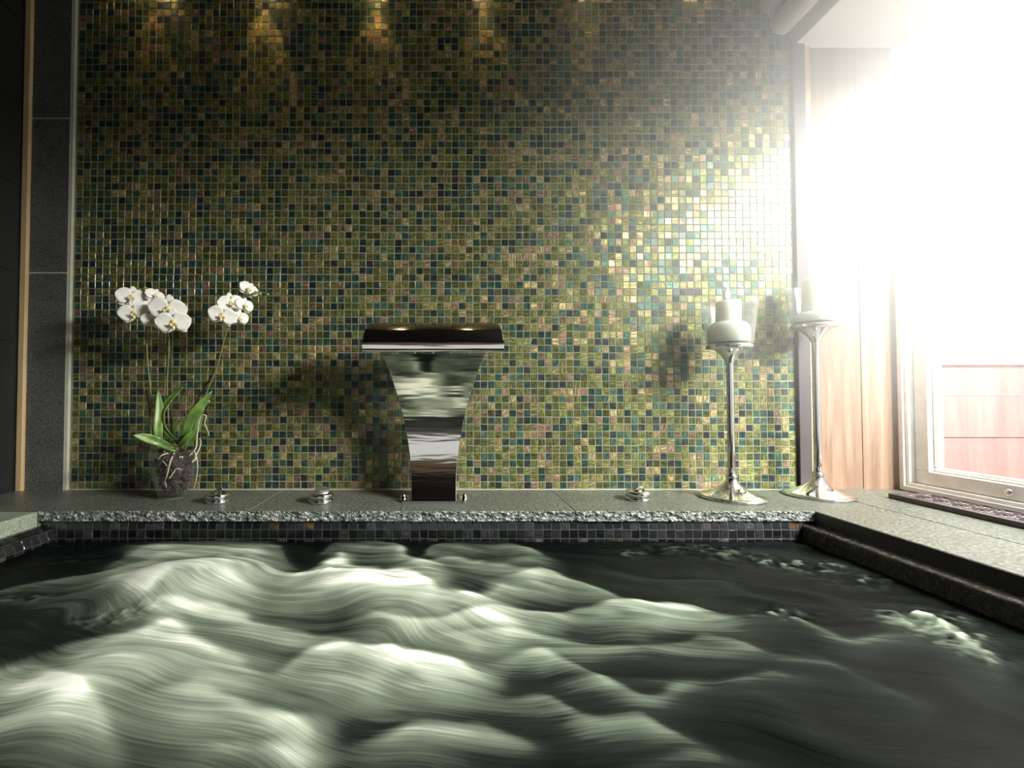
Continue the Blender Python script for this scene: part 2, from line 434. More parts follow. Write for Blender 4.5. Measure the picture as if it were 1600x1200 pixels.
# ------------------------------------------------------------------ window
win = empty('window_1', (X_R, -0.87, 0.0)); win['kind'] = 'structure'
def ring(b, x0, x1, y0, y1, z0, z1, w):
    """frame of bars in the plane of the side wall (local to the window)"""
    b.box(x0, x1, y0, y1, z0, z0 + w); b.box(x0, x1, y0, y1, z1 - w, z1)
    b.box(x0, x1, y0, y0 + w, z0 + w, z1 - w); b.box(x0, x1, y1 - w, y1, z0 + w, z1 - w)
def wl(y): return y + 0.87
b = MB(); ring(b, -0.012, 0.06, wl(WY1), wl(WY0), 0.002, WZ1, 0.014); ring(b, -0.005, 0.06, wl(WY1) + .0142, wl(WY0) - .0142, 0.0162, WZ1 - .0142, 0.009)
b.build('window_frame', 'white_paint', win, bevel=0.002)
ys0, ys1 = wl(WY1) + 0.024, wl(WY0) - 0.024
b = MB(); ring(b, 0.012, 0.052, ys0, ys1, 0.026, WZ1 - 0.024, 0.038)
sash = b.build('window_sash', 'white_paint', win, bevel=0.003)
b = MB(); ring(b, 0.026, 0.044, ys0 + .0382, ys1 - .0382, 0.0642, WZ1 - 0.0622, 0.012); b.build('glazing_bead', 'white_paint', sash, bevel=0.004)
MB().box(0.033, 0.037, ys0 + 0.03, ys1 - 0.03, 0.06, WZ1 - 0.06).build('window_pane', 'pane', win)
# small round fitting on the sash bottom rail
MB().lathe([(0, 0.004), (0.007, 0.004), (0.009, 0)], 20).build('sash_knob', 'chrome', sash, smooth=True).matrix_local = Matrix.Translation((0.0115, 0.87 - 0.25, 0.044)) @ Matrix.Rotation(R(-90), 4, 'Y')

# ------------------------------------------------------------------ outside: the neighbouring house wall
h = empty('neighbour_house', (2.6, 0.75, -0.6))
tag(h, 'red timber house wall with a white band, seen through the window', 'house')
b = MB(); YB = 0.0
def board(b, z0, z1):
    b.add([(-1.25, -0.012, z0), (3.2, -0.012, z0), (3.2, 0.0, z1), (-1.25, 0.0, z1), (-1.25, 0.03, z0), (3.2, 0.03, z0), (3.2, 0.03, z1), (-1.25, 0.03, z1)],
          [(0, 1, 2, 3), (4, 7, 6, 5), (0, 4, 5, 1), (3, 2, 6, 7), (0, 3, 7, 4), (1, 5, 6, 2)])
z = -0.5 + 0.02
while z < 0.98: board(b, z, z + 0.19); z += 0.195
b.build('red_cladding', 'red_board', h)
MB().box(-1.27, 3.2, -0.035, 0.03, 1.02, 1.075).build('white_band', 'white_board', h, bevel=0.004)
b = MB(); z = 1.08
while z < 3.0: board(b, z, z + 0.15); z += 0.155
b.build('white_cladding', 'white_board', h)
MB().box(-1.30, -1.20, -0.035, 0.03, -0.5, 3.2).build('corner_board', 'white_board', h)

# ------------------------------------------------------------------ stone ledge round the pool
def slab(b, x0, x1, y0, y1, th): b.box(x0 + .0008, x1 - .0008, y0 + .0008, y1 - .0008, -th, 0)
TH = 0.024
b = MB()
# back run as a rough-fronted slab: gridded front face
def rough_front(x0, x1):
    n = int((x1 - x0) / 0.0035); rows = []
    zz = [0.0, -0.0015, -0.004, -0.008, -0.012, -0.016, -0.020, -TH]
    top = [Vector((x0 + (x1 - x0) * i / n, -0.0, 0)) for i in range(n + 1)]
    rows.append([(p.x, 0.0, 0.0) for p in top])
    rows.append([(p.x, POOL_Y + 0.004, 0.0) for p in top])
    for k, zv in enumerate(zz):
        r_ = []
        for p in top:
            d = mnoise.fractal(Vector((p.x * 55, zv * 130, 1.7)), 0.9, 2.0, 4) * 0.0035 + mnoise.noise(Vector((p.x * 240, zv * 300, 5))) * 0.0015
            k2 = 0.3 if k == 0 else 1.0
            r_.append((p.x, POOL_Y + d * k2 - (0.001 if k else 0), zv))
        rows.append(r_)
    rows.append([(p.x, 0.0, -TH) for p in top])
    return rows
fl = MB()
for x0, x1 in ((POOL_L - 0.001, -0.4715), (-0.4695, 0.3245), (0.3265, POOL_R + 0.001)):
    rows = rough_front(x0, x1); nr = len(rows)
    base = len(fl.f); fl.cur = 0
    fl.grid(rows[:3])
    fl.cur = 1; fl.grid(rows[2:-1]); fl.cur = 0; fl.grid(rows[-2:])
led = fl.build('stone_ledge', ['stone', 'rough_stone'], smooth=False)
led.data.flip_normals(); tag(led, kind='structure')
b = MB()
slab(b, X_L, POOL_L - 0.001, POOL_Y - 0.003, -0.0, 0.04)
tag(b.build('stone_ledge', 'stone', bevel=0.001), kind='structure')
b = MB()
slab(b, POOL_R + 0.001, 1.094, -2.6, 0.012, TH); slab(b, 1.0955, X_R, -2.6, 0.012, TH)
tag(b.build('stone_ledge', 'stone', bevel=0.001), kind='structure')
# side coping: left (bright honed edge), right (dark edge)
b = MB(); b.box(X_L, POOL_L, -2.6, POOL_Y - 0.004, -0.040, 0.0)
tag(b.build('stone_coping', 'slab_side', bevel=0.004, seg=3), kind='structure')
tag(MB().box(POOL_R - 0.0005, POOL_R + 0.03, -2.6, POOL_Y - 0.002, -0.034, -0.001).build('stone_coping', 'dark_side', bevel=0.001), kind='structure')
# base masonry under the ledge (grout bed)
tag(MB().box(X_L, X_R, POOL_Y + 0.02, 0.02, -0.9, -TH - 0.0005).build('masonry', 'dark_grout'), kind='structure').name = 'wall_plinth'
tag(MB().box(-0.4714, -0.4696, POOL_Y + 0.006, -0.005, -0.02, -0.0003).build('trim_9', 'grout_line'), kind='structure')
tag(MB().box(MX0 - .13, 1.1, -0.004, 0.05, -0.02, 0.0018).build('trim_7', 'grout_line'), kind='structure')

# pool sides in dark mosaic (lip standing forward of the stone)
def profile(pts):
    L = [0]
    for a_, c_ in zip(pts[:-1], pts[1:]): L.append(L[-1] + (Vector(c_) - Vector(a_)).length)
    def f(s):
        s = min(max(s, 0), L[-1] - 1e-6)
        k = max(i for i in range(len(L) - 1) if L[i] <= s)
        a_, c_ = Vector(pts[k]), Vector(pts[k + 1]); d = (c_ - a_).normalized()
        return a_ + d * (s - L[k]), d
    return f, L[-1]
def wall_strip(name, prof, length, mapper, pal=DPAL):
    f, tot = profile(prof); nvv = int(tot / PITCH_T); nuu = int(length / PITCH_T)
    def place(u, v):
        q, d = f(v); n2 = Vector((d.y, -d.x)) if False else Vector((-d.y, d.x))
        return mapper(u, q, d, n2)
    ev = []; ef = []
    for (q0, q1) in zip(prof[:-1], prof[1:]):
        o = len(ev)
        for (u, q) in ((0, q0), (length, q0), (length, q1), (0, q1)):
            ev.append(tuple(mapper(u, Vector(q), Vector((0, -1)), Vector((1, 0)))[0]))
        ef.append((o, o + 1, o + 2, o + 3))
    return mosaic_mesh(name, ['dark_mosaic', 'dark_grout'], nuu, nvv, place, pal, tilt=0.04, extra=(ev, ef), sheet=False)
# back wall of the pool: q = (forward offset, z)
def map_back(u, q, d, n):
    return Vector((POOL_L + u, POOL_Y + 0.006 - q.x, q.y)), X, Vector((0, -d.x, d.y)), Vector((0, -n.x, n.y))
wall_strip('pool_wall', [(0, -0.024), (0.004, -0.045), (0.004, -0.24)], POOL_R - POOL_L, map_back)
arcL = [(-0.01, -0.036)] + [(0.03 + 0.03 * math.sin(a_), -0.066 + 0.03 * math.cos(a_)) for a_ in [R(x_) for x_ in range(0, 91, 15)]] + [(0.062, -0.24)]
def map_left(u, q, d, n):
    return Vector((POOL_L - 0.02 + q.x, POOL_Y + 0.0 - u, q.y)), -Y_, Vector((d.x, 0, d.y)), Vector((n.x, 0, n.y))
wall_strip('pool_wall', arcL, 2.3, map_left)
arcR = [(0.0, -0.034)] + [(0.018 + 0.014 * math.sin(a_), -0.048 + 0.014 * math.cos(a_)) for a_ in [R(x_) for x_ in range(0, 91, 15)]] + [(0.034, -0.24)]
def map_right(u, q, d, n):
    return Vector((POOL_R + 0.004 - q.x, POOL_Y + 0.0 - u, q.y)), -Y_, Vector((-d.x, 0, d.y)), Vector((-n.x, 0, n.y))
b = MB(); arc2 = [(0.0, -0.032)] + [(0.026 + 0.008 * math.sin(a_), -0.0405 + 0.008 * math.cos(a_)) for a_ in [R(x_) for x_ in range(0, 91, 10)]] + [(0.036, -0.24)]
rows = []
for qx, qz in arc2:
    rows.append([(POOL_R + 0.004 - qx + 0.0012 * mnoise.noise(Vector((qx * 90, k * 0.23, 2))), POOL_Y - 2.35 * k / 300, qz + 0.0012 * mnoise.noise(Vector((qx * 90, k * 0.31, 9)))) for k in range(301)])
b.grid(rows); tag(b.build('pool_wall', 'wet_stone', smooth=True), kind='structure')
tag(MB().box(POOL_L - 0.1, POOL_R + 0.1, -2.62, POOL_Y + 0.02, -0.9, -0.24).build('pool_floor', 'dark_grout'), kind='structure')

# ------------------------------------------------------------------ churning water
def wpt(x, y):            # where a photographed spot lies on the water plane
    d = (CAM.z - WATER) * FPX / (y - 617.0)
    return (x - PX0) * d / FPX, CAM.y + d
def vnoise(xx, yy, seed):
    r_ = np.random.RandomState(seed); T = r_.rand(256, 256)
    xi = np.floor(xx).astype(int); yi = np.floor(yy).astype(int); fx = xx - xi; fy = yy - yi
    fx = fx * fx * fx * (fx * (fx * 6 - 15) + 10); fy = fy * fy * fy * (fy * (fy * 6 - 15) + 10)
    g = lambda a_, b_: T[a_ % 256, b_ % 256]
    return (g(xi, yi) * (1 - fx) + g(xi + 1, yi) * fx) * (1 - fy) + (g(xi, yi + 1) * (1 - fx) + g(xi + 1, yi + 1) * fx) * fy
NX, NY = 520, 560
gx = np.linspace(POOL_L + 0.012, POOL_R - 0.02, NX)
tt = np.linspace(0, 1, NY); gy = POOL_Y - 0.004 - (2.0) * (0.42 * tt + 0.58 * tt ** 2.2)
XX, YY = np.meshgrid(gx, gy)
wx = XX + 0.10 * (vnoise(XX * 5 + 3, YY * 5 + 9, 1) - .5) + 0.05 * (vnoise(XX * 12, YY * 12, 2) - .5)
wy = YY + 0.26 * XX + 0.12 * (vnoise(XX * 3.2 + 7, YY * 3.6 + 1, 3) - .5) + 0.05 * (vnoise(XX * 10, YY * 10, 4) - .5)
n1 = vnoise(wx * 4.0 + 50, wy * 12.5 + 50, 5); n2 = vnoise(wx * 9.5 + 20, wy * 27 + 30, 6); n3 = vnoise(wx * 18 + 20, wy * 40 + 30, 8)
ridge = 1 - np.sqrt((2 * n1 - 1) ** 2 + 0.012)
wave = 0.55 * ridge ** 1.6 + 0.32 * n2 + 0.10 * n3
H = (wave - 0.45) * 0.016
F = np.zeros_like(H)
def blob(px, py, rx, ry, hgt, foam, p=1.0, ang=0.0):
    global H, F
    cx, cy = wpt(px, py); dx, dy = XX - cx, YY - cy
    ca, sa = math.cos(ang), math.sin(ang); dx, dy = dx * ca + dy * sa, -dx * sa + dy * ca
    g = np.exp(-((dx / rx) ** 2 + (dy / ry) ** 2) ** p)
    H = H + g * hgt; F = F + g * foam
# broad milky patches and the big dome over the jet
blob(300, 920, 0.14, 0.12, 0.046, 1.0, 1.2)
blob(240, 930, 0.22, 0.09, 0.0, 0.30)
blob(550, 915, 0.085, 0.055, 0.022, 0.45, 1.2)
blob(400, 1010, 0.28, 0.07, 0.004, 0.20)
blob(150, 1050, 0.20, 0.09, 0.010, 0.38)
blob(60, 1130, 0.18, 0.08, 0.006, 0.25)
blob(330, 1110, 0.25, 0.08, 0.004, 0.16)
blob(700, 940, 0.30, 0.10, 0.0, 0.12)
blob(620, 1090, 0.25, 0.08, 0.0, 0.10)
blob(950, 1040, 0.25, 0.10, 0.0, 0.05)
# wave crests: steep milky far edge, long fade towards the viewer.
# each is a line of photographed points laid back onto the water plane
PXX = PX0 + XX * FPX / np.maximum(YY - CAM.y, 0.05); PYY = 617.0 + (CAM.z - WATER) * FPX / np.maximum(YY - CAM.y, 0.05)
wob = (vnoise(XX * 16, YY * 16, 21) - .5) * 16 + (vnoise(XX * 45, YY * 45, 22) - .5) * 6
CRESTS = [
 ([(165, 895), (220, 855), (300, 838), (370, 835), (430, 852), (470, 900)], .80, 110, .010),
 ([(500, 872), (530, 838), (580, 835), (630, 860), (700, 895)], .75, 34, .014),
 ([(440, 930), (500, 895), (535, 870), (560, 890), (640, 905), (730, 930), (810, 925)], .95, 52, .018),
 ([(640, 880), (690, 845), (760, 835), (800, 845), (880, 880)], .55, 26, .008),
 ([(600, 895), (700, 866), (760, 880), (850, 893), (910, 900)], .45, 24, .006),
 ([(780, 908), (850, 893), (900, 905), (990, 942), (1080, 945), (1160, 962)], .62, 26, .012),
 ([(720, 958), (800, 950), (870, 960), (960, 945), (1060, 950), (1150, 966)], .62, 24, .010),
 ([(430, 1062), (480, 1022), (540, 1005), (600, 1020), (680, 1040), (780, 1052)], .80, 50, .014),
 ([(80, 1032), (180, 1010), (260, 985), (360, 1030), (430, 1060)], .70, 70, .012),
 ([(230, 1090), (320, 1078), (400, 1105), (540, 1135)], .55, 50, .010),
 ([(760, 1030), (850, 1015), (900, 1030), (950, 1062), (1010, 1080), (1090, 1058)], .60, 24, .010),
 ([(540, 1160), (650, 1125), (760, 1128), (850, 1155)], .50, 36, .008),
 ([(770, 1085), (850, 1082), (900, 1108), (1000, 1105), (1080, 1140), (1120, 1165)], .60, 30, .008),
 ([(980, 1048), (1100, 1055), (1200, 1038), (1260, 1050)], .30, 18, .006),
 ([(1150, 965), (1220, 945), (1280, 985), (1330, 1000), (1410, 985)], .30, 18, .008),
 ([(1370, 962), (1450, 965), (1500, 990), (1570, 1040)], .50, 22, .008),
 ([(220, 970), (330, 955), (440, 980), (580, 1000)], .50, 34, .006),
 ([(-60, 1070), (60, 1050), (150, 1095), (200, 1180)], .50, 80, .010),
 ([(680, 985), (800, 985), (900, 1000), (1000, 1012)], .34, 20, .006),
 ([(560, 950), (640, 965), (740, 958), (820, 975)], .42, 26, .006),
 ([(-40, 930), (60, 905), (150, 900), (210, 885)], .34, 14, .004),
 ([(1230, 1000), (1350, 1055), (1450, 1095)], .20, 20, .006),
 ([(1000, 1002), (1100, 990), (1190, 1010), (1300, 1030)], .28, 16, .006),
 ([(960, 1180), (1080, 1165), (1200, 1185)], .25, 24, .006),
 ([(900, 880), (1000, 900), (1120, 905), (1200, 925)], .20, 16, .005),
 ([(300, 1150), (420, 1160), (520, 1185)], .35, 40, .006)]
CF = np.zeros_like(H)
rag = vnoise(wx * 9 + 3, wy * 46 + 8, 31) * 0.6 + vnoise(wx * 22 + 3, wy * 90 + 8, 32) * 0.4
for pts, inten, fade, hh in CRESTS:
    xs = np.array([p[0] for p in pts], float); ys_ = np.array([p[1] for p in pts], float)
    f = (np.interp(PXX, xs, ys_) * 2 + np.interp(PXX - 14, xs, ys_) + np.interp(PXX + 14, xs, ys_)) / 4 + wob * min(1, fade / 40)
    if xs[0] > 700: inten *= 0.72
    mid, half = (xs[0] + xs[-1]) / 2, (xs[-1] - xs[0]) / 2
    q_ = np.clip(np.abs((PXX - mid) / (half * 1.18)), 0, 1); tp = (0.5 + 0.5 * np.cos(math.pi * q_ ** 2.0))
    dy = PYY - f
    g = np.where(dy > 0, np.exp(-(np.abs(dy) / fade) ** 0.95), np.exp(-(dy / (fade * 0.13)) ** 2)) * tp
    CF = CF + inten * min(1.35, 0.9 + 0.15 / inten) * g * (0.62 + 0.6 * rag) * (1 - 0.5 * np.clip(CF, 0, 1))
    H = H + 0.62 * hh * tp * np.where(dy > 0, np.exp(-(dy / (fade * 0.9)) ** 2), np.exp(-(dy / (fade * 0.35)) ** 2))
crest = np.clip((wave - 0.34) * 2.1, 0, 1)
FO = np.clip(F, 0, 1) * (0.45 + 0.6 * crest) + CF * (0.78 + 0.3 * crest) + 0.05 * crest + 0.10 * rag * np.clip(F + CF + 0.25, 0, 1)
# fizz: small broken splashes towards the far right corner
fz = np.zeros_like(H)
def blur(A, k, reps=2):
    for _ in range(reps):
        for ax in (0, 1):
            P_ = np.concatenate([np.take(A, [0] * k, ax), A, np.take(A, [-1] * (k + 1), ax)], ax)
            C_ = np.cumsum(P_, ax)
            n_ = A.shape[ax]
            A = (np.take(C_, range(2 * k + 0, 2 * k + n_), ax) - np.take(C_, range(0, n_), ax)) / (2 * k)
    return A
FO = blur(FO, 2, 1); H = blur(H, 3)
for px, py, rr, st in ((900, 838, .07, 1), (990, 862, .05, .7), (1080, 850, .10, .7), (1160, 868, .08, .5), (1205, 874, .02, 1.2), (1260, 880, .07, .8), (1340, 900, .07, .6), (1215, 952, .05, .8), (1430, 960, .07, 1.0),
                       (1480, 990, .04, 1.0), (1540, 1020, .04, .6), (520, 905, .03, .5), (120, 870, .06, .5), (60, 850, .05, .4), (190, 968, .05, .6), (40, 930, .05, .5), (430, 838, .04, .5), (640, 842, .06, .5)):
    cx, cy = wpt(px, py); fz += st * np.exp(-(((XX - cx) / rr) ** 2 + ((YY - cy) / (rr * .5)) ** 2))
fn = vnoise(XX * 55, YY * 85, 12) * 0.6 + vnoise(XX * 120, YY * 160, 13) * 0.4
H = H + fz * (fn - 0.4) * 0.014
FO = FO + fz * np.clip((fn - 0.46) * 3.0, 0, 1) * 0.55
edge = np.minimum.reduce([np.clip((XX - gx[0]) / 0.06, 0, 1), np.clip((gx[-1] - XX) / 0.06, 0, 1), np.clip((gy[0] - YY) / 0.06, 0, 1)])
ed = edge * edge * (3 - 2 * edge)
H = np.minimum(H, 0.062) * (0.25 + 0.75 * ed) - 0.004
FO = np.clip(FO, 0, 1) * (0.35 + 0.65 * ed)
verts = np.stack([XX, YY, WATER + H], -1).reshape(-1, 3)
idx = np.arange(NX * NY).reshape(NY, NX)
fa = np.stack([idx[:-1, :-1], idx[1:, :-1], idx[1:, 1:], idx[:-1, 1:]], -1).reshape(-1, 4)
me = bpy.data.meshes.new('pool_water'); me.from_pydata(verts.tolist(), [], fa.tolist()); me.update()
me.polygons.foreach_set('use_smooth', [True] * len(me.polygons))
a = me.attributes.new('foam', 'FLOAT', 'POINT'); a.data.foreach_set('value', FO.astype(np.float32).ravel())
fl3 = np.stack([wx, wy + 0.9 * H, fz], -1).reshape(-1, 3).astype(np.float32)
a = me.attributes.new('flow', 'FLOAT_VECTOR', 'POINT'); a.data.foreach_set('vector', fl3.ravel())
t = NT('water')
fo = t.n('Attribute', attribute_name='foam'); fw = t.n('Attribute', attribute_name='flow')
mp = t.n('Mapping'); mp.inputs['Scale'].default_value = (10, 240, 0); t.l(fw.outputs['Vector'], mp.inputs['Vector'])
s1 = t.noise(mp.outputs['Vector'], 1.0, 5, 0.62)
mp2 = t.n('Mapping'); mp2.inputs['Scale'].default_value = (5, 70, 0); t.l(fw.outputs['Vector'], mp2.inputs['Vector'])
s2 = t.noise(mp2.outputs['Vector'], 1.0, 3, 0.5)
st = t.math('ADD', t.math('MULTIPLY', t.math('SUBTRACT', s1, 0.5), 1.1), t.math('MULTIPLY', t.math('SUBTRACT', s2, 0.5), 0.8))
amp = t.math('MULTIPLY', fo.outputs['Fac'], t.math('SUBTRACT', 1.35, fo.outputs['Fac']))
f_ = t.math('ADD', fo.outputs['Fac'], t.math('MULTIPLY', st, t.math('ADD', t.math('MULTIPLY', amp, 0.8), 0.06)), True)
col = t.ramp(f_, [(0.0, lin(5, 7, 7)), (0.2, lin(30, 36, 31)), (0.5, lin(96, 106, 92)), (0.8, lin(162, 170, 153)), (1.0, lin(226, 229, 216))])
t.color(col)
t.l(t.math('ADD', t.math('MULTIPLY', f_, 0.5), 0.34, True), t.b.inputs['Roughness'])
t.b.inputs['IOR'].default_value = 1.2; t.b.inputs['Specular IOR Level'].default_value = 0.15
t.bump(s1, 0.22, 0.006); M['water'] = t.m
me.materials.append(M['water'])
wat = bpy.data.objects.new('pool_water', me); COL.objects.link(wat)
tag(wat, 'churning whirlpool water with milky foam filling the tub', 'water', kind='stuff')

# ------------------------------------------------------------------ waterfall spout
sp = empty('waterfall_spout', (-0.021, -0.13, 0.0))
tag(sp, 'polished steel waterfall spout with a wide arched lip on the stone ledge', 'spout')
def prof_at(stations, name, mat, parent, sub=0, bevel=0.0015):
    """stations: (y_front, z_front, y_back, z_back, halfwidth); a closed shell, curved"""
    rows_f = []; b = MB(); m = len(stations)
    vs = []
    for (yf, zf, yb, zb, w) in stations:
        vs += [(-w, yf, zf), (w, yf, zf), (w, yb, zb), (-w, yb, zb)]
    fs = []
    for i in range(m - 1):
        o = i * 4
        for k in range(4): fs.append((o + k, o + (k + 1) % 4, o + 4 + (k + 1) % 4, o + 4 + k))
    fs.append((3, 2, 1, 0)); o = (m - 1) * 4; fs.append((o, o + 1, o + 2, o + 3))
    b.add(vs, fs); ob = b.build(name, mat, parent, smooth=True)
    md = ob.modifiers.new('bevel', 'BEVEL'); md.width = bevel; md.segments = 2; md.limit_method = 'ANGLE'; md.angle_limit = R(40)
    ob.data.set_sharp_from_angle(angle=R(40)) if hasattr(ob.data, 'set_sharp_from_angle') else None
    return ob
# body: front sheet leans back, then curls forward under the lip. keyed by (t, yf, zf, halfwidth)
keys = [(-0.030, 0.004, 0.060), (-0.015, 0.05, 0.0605), (-0.004, 0.10, 0.064), (0.001, 0.15, 0.070), (0.001, 0.20, 0.079),
        (-0.006, 0.245, 0.089), (-0.020, 0.29, 0.101), (-0.040, 0.335, 0.114), (-0.066, 0.372, 0.127), (-0.090, 0.398, 0.138)]
kp = smooth_path([(a_, c_, d_) for a_, c_, d_ in keys], 54)
st_ = []
for i, q in enumerate(kp):
    q0 = kp[max(i - 1, 0)]; q1 = kp[min(i + 1, len(kp) - 1)]
    d = Vector((q1.x - q0.x, q1.y - q0.y)).normalized(); n = Vector((d.y, -d.x))
    th = 0.030
    st_.append((q.x, q.y, q.x + n.x * th, q.y + n.y * th, q.z))
prof_at(st_, 'spout_body', 'steel', sp)
# arched lip
ky = [(-0.020, 0.474), (-0.046, 0.4715), (-0.074, 0.462), (-0.098, 0.443), (-0.112, 0.4195)]
hw = [0.160, 0.163, 0.168, 0.1730, 0.1752]
kq = smooth_path([(a_, c_, w_) for (a_, c_), w_ in zip(ky, hw)], 24)
vs = []; 
st_ = [(q.x, q.y - 0.026 - 0.012 * (1 - i / 24), q.x, q.y, q.z) for i, q in enumerate(kq)]

lip_o = prof_at(st_, 'spout_lip', 'steel', sp, bevel=0.002)
b = MB()
b.grid([[(x_, y_, z_) for x_ in (-0.1752, -0.06, 0.06, 0.1752)] for y_, z_ in ((-0.1128, 0.4190), (-0.1142, 0.4175), (-0.1146, 0.411), (-0.1145, 0.404), (-0.1141, 0.397), (-0.1132, 0.3895), (-0.1120, 0.3888))])
b.build('lip_face', 'steel', sp, smooth=True)
# back part of the arch closing down to the body
ky = [(-0.0202, 0.474), (0.004, 0.470), (0.026, 0.456), (0.042, 0.430), (0.046, 0.395)]
st_ = [(q.x - 0.0, q.y - 0.03, q.x, q.y, q.z) for q in smooth_path([(a_, c_, w_) for (a_, c_), w_ in zip(ky, (0.166, 0.160, 0.150, 0.138, 0.126))], 16)]
prof_at(st_, 'spout_neck', 'steel', sp)
MB().box(-0.083, 0.083, -0.042, 0.034, 0.0, 0.006).build('base_plate', 'chrome', sp, bevel=0.0015)
for sx in (-1, 1):
    MB().lathe([(0, 0.0165), (0.004, 0.016), (0.0065, 0.013), (0.0068, 0.0065), (0.0085, 0.0062), (0.0085, 0.0)], 20).build('cap_nut', 'chrome', sp, smooth=True, loc=(sx * 0.0805, -0.022, 0.004))
for k in range(5):
    MB().lathe([(0.003, 0), (0.003, -0.004), (0, -0.0045)], 12).build('outlet_stud', 'chrome', sp, smooth=True, loc=(-0.09 + k * 0.045, -0.108, 0.3885))

# ------------------------------------------------------------------ valve knobs
KN = []
def knob(loc, top, label):
    o = empty('valve_knob', loc); tag(o, label, 'knob', 'chrome valve knobs on the ledge')
    MB().lathe([(0, 0), (0.031, 0), (0.0315, 0.002), (0.0315, 0.006), (0.030, 0.0085), (0.0265, 0.0090)], 48).build('base_ring', 'chrome', o, smooth=True)
    MB().lathe([(0.0262, 0.0085), (0.0262, 0.0110), (0.0315, 0.0120), (0.0325, 0.0150), (0.0325, 0.0205), (0.0310, 0.0235), (0.018, 0.0240), (0.0, 0.0236)], 48).build('dial', 'chrome', o, smooth=True)
    if top == 'lever':
        MB().tube(smooth_path([(-0.010, 0, 0.022), (-0.004, -0.004, 0.029), (0.006, -0.006, 0.034), (0.016, -0.007, 0.037)], 10), [0.005, .005, .0048, .0045, .004, .0036, .0034, .003, .0028, .0025, .002], 10).build('lever', 'chrome', o, smooth=True)
    elif top == 'dome':
        m_ = MB().lathe([(0.0, 0.0), (0.018, 0.001), (0.0195, 0.003), (0.0185, 0.005), (0, 0.0062)], 40).build('flip_cap', 'satin', o, smooth=True, loc=(0.002, 0.002, 0.0265)); m_.rotation_euler = (R(22), R(6), 0)
    else:
        MB().tube([(0.013 * math.cos(a_) + 0.004, -0.002, 0.024 + 0.010 * math.sin(a_)) for a_ in [R(x_) for x_ in range(0, 181, 12)]], 0.0026, 10).build('loop_handle', 'chrome', o, smooth=True)
        MB().lathe([(0.0, 0.004), (0.010, 0.0035), (0.012, 0)], 24).build('centre_boss', 'chrome', o, smooth=True, loc=(0, 0, 0.024))
    return o
knob((-0.590, -0.158, 0.0002), 'lever', 'round chrome knob with a short lever beside the orchid vase')
knob((-0.318, -0.160, 0.0002), 'dome', 'round chrome knob with a tilted bright cap left of the spout')
knob((0.528, -0.133, 0.0002), 'loop', 'round chrome knob with a small loop handle, between spout and candlesticks')

# ------------------------------------------------------------------ candlesticks and candles
def candlestick(loc, H_, label):
    o = empty('candlestick', loc); tag(o, label, 'candlestick', 'tall silver candlesticks on the ledge')
    r = 0.0835
    MB().lathe([(0, 0), (r * .97, 0), (r, 0.0015), (r, 0.0045), (r * .985, 0.0065), (r * .90, 0.0095), (r * .74, 0.0135), (r * .55, 0.020), (r * .38, 0.0285), (r * .25, 0.038), (r * .185, 0.046), (0.0125, 0.052), (0.0118, 0.056)], 72).build('foot', 'chrome', o, smooth=True)
    MB().lathe([(0.0116, 0.053), (0.0150, 0.0575), (0.0150, 0.0605), (0.0112, 0.0645), (0.0100, 0.070), (0.0094, 0.085), (0.0088, H_ - 0.060), (0.0092, H_ - 0.050)], 32).build('stem', 'chrome', o, smooth=True)
    MB().lathe([(0.0092, H_ - 0.051), (0.0130, H_ - 0.042), (0.0200, H_ - 0.031), (0.0310, H_ - 0.019), (0.0385, H_ - 0.0125), (0.0395, H_ - 0.0118), (0.0560, H_ - 0.0116), (0.0575, H_ - 0.0105), (0.0575, H_ - 0.002), (0.0562, H_), (0, H_)], 64).build('cup', 'chrome', o, smooth=True)
    g = MB().lathe([(0.0540, H_ + 0.0005), (0.0560, H_ + 0.004), (0.0695, H_ + 0.118), (0.0700, H_ + 0.1195), (0.0680, H_ + 0.1195), (0.0672, H_ + 0.117), (0.0540, H_ + 0.005), (0, H_ + 0.004)], 64)
    g.build('glass_shade', 'shade_glass', o, smooth=True)
    return o
def candle(loc, rw, hw_, hp, label):
    o = empty('candle', loc); tag(o, label, 'candle', 'white candles in glass shades')
    MB().lathe([(0, 0), (rw * .97, 0), (rw, 0.003), (rw, hw_ * .55), (rw * .96, hw_ * .78), (rw * .82, hw_ * .93), (0.034, hw_), (0, hw_)], 48).build('melted_wax', 'wax', o, smooth=True)
    MB().lathe([(0.0305, hw_ - 0.004), (0.0305, hp - 0.003), (0.0290, hp), (0.022, hp - 0.001), (0.008, hp - 0.003), (0, hp - 0.003)], 48).build('pillar', 'wax', o, smooth=True)
    wk = MB().tube([(0, 0, hp - 0.004), (0, 0, hp + 0.006), (0.001, 0, hp + 0.010)], 0.0011, 8).build('wick', 'stem_dark', o, smooth=True)
    MB().lathe([(0.0, 0.0), (0.0035, 0.003), (0.0058, 0.010), (0.0050, 0.019), (0.0022, 0.029), (0.0, 0.035)], 20).build('flame', 'flame', o, smooth=True, loc=(0, 0, hp + 0.005))
    return o
candlestick((0.794, -0.112, 0.0002), 0.420, 'shorter silver candlestick with glass shade, standing before the mosaic')
candle((0.792, -0.112, 0.4250), 0.0515, 0.058, 0.116, 'white candle in the glass shade of the shorter candlestick')
candlestick((1.052, -0.086, 0.0002), 0.480, 'taller silver candlestick with glass shade, nearest the window')
candle((1.054, -0.086, 0.4850), 0.0515, 0.030, 0.122, 'white candle in the glass shade of the taller candlestick')

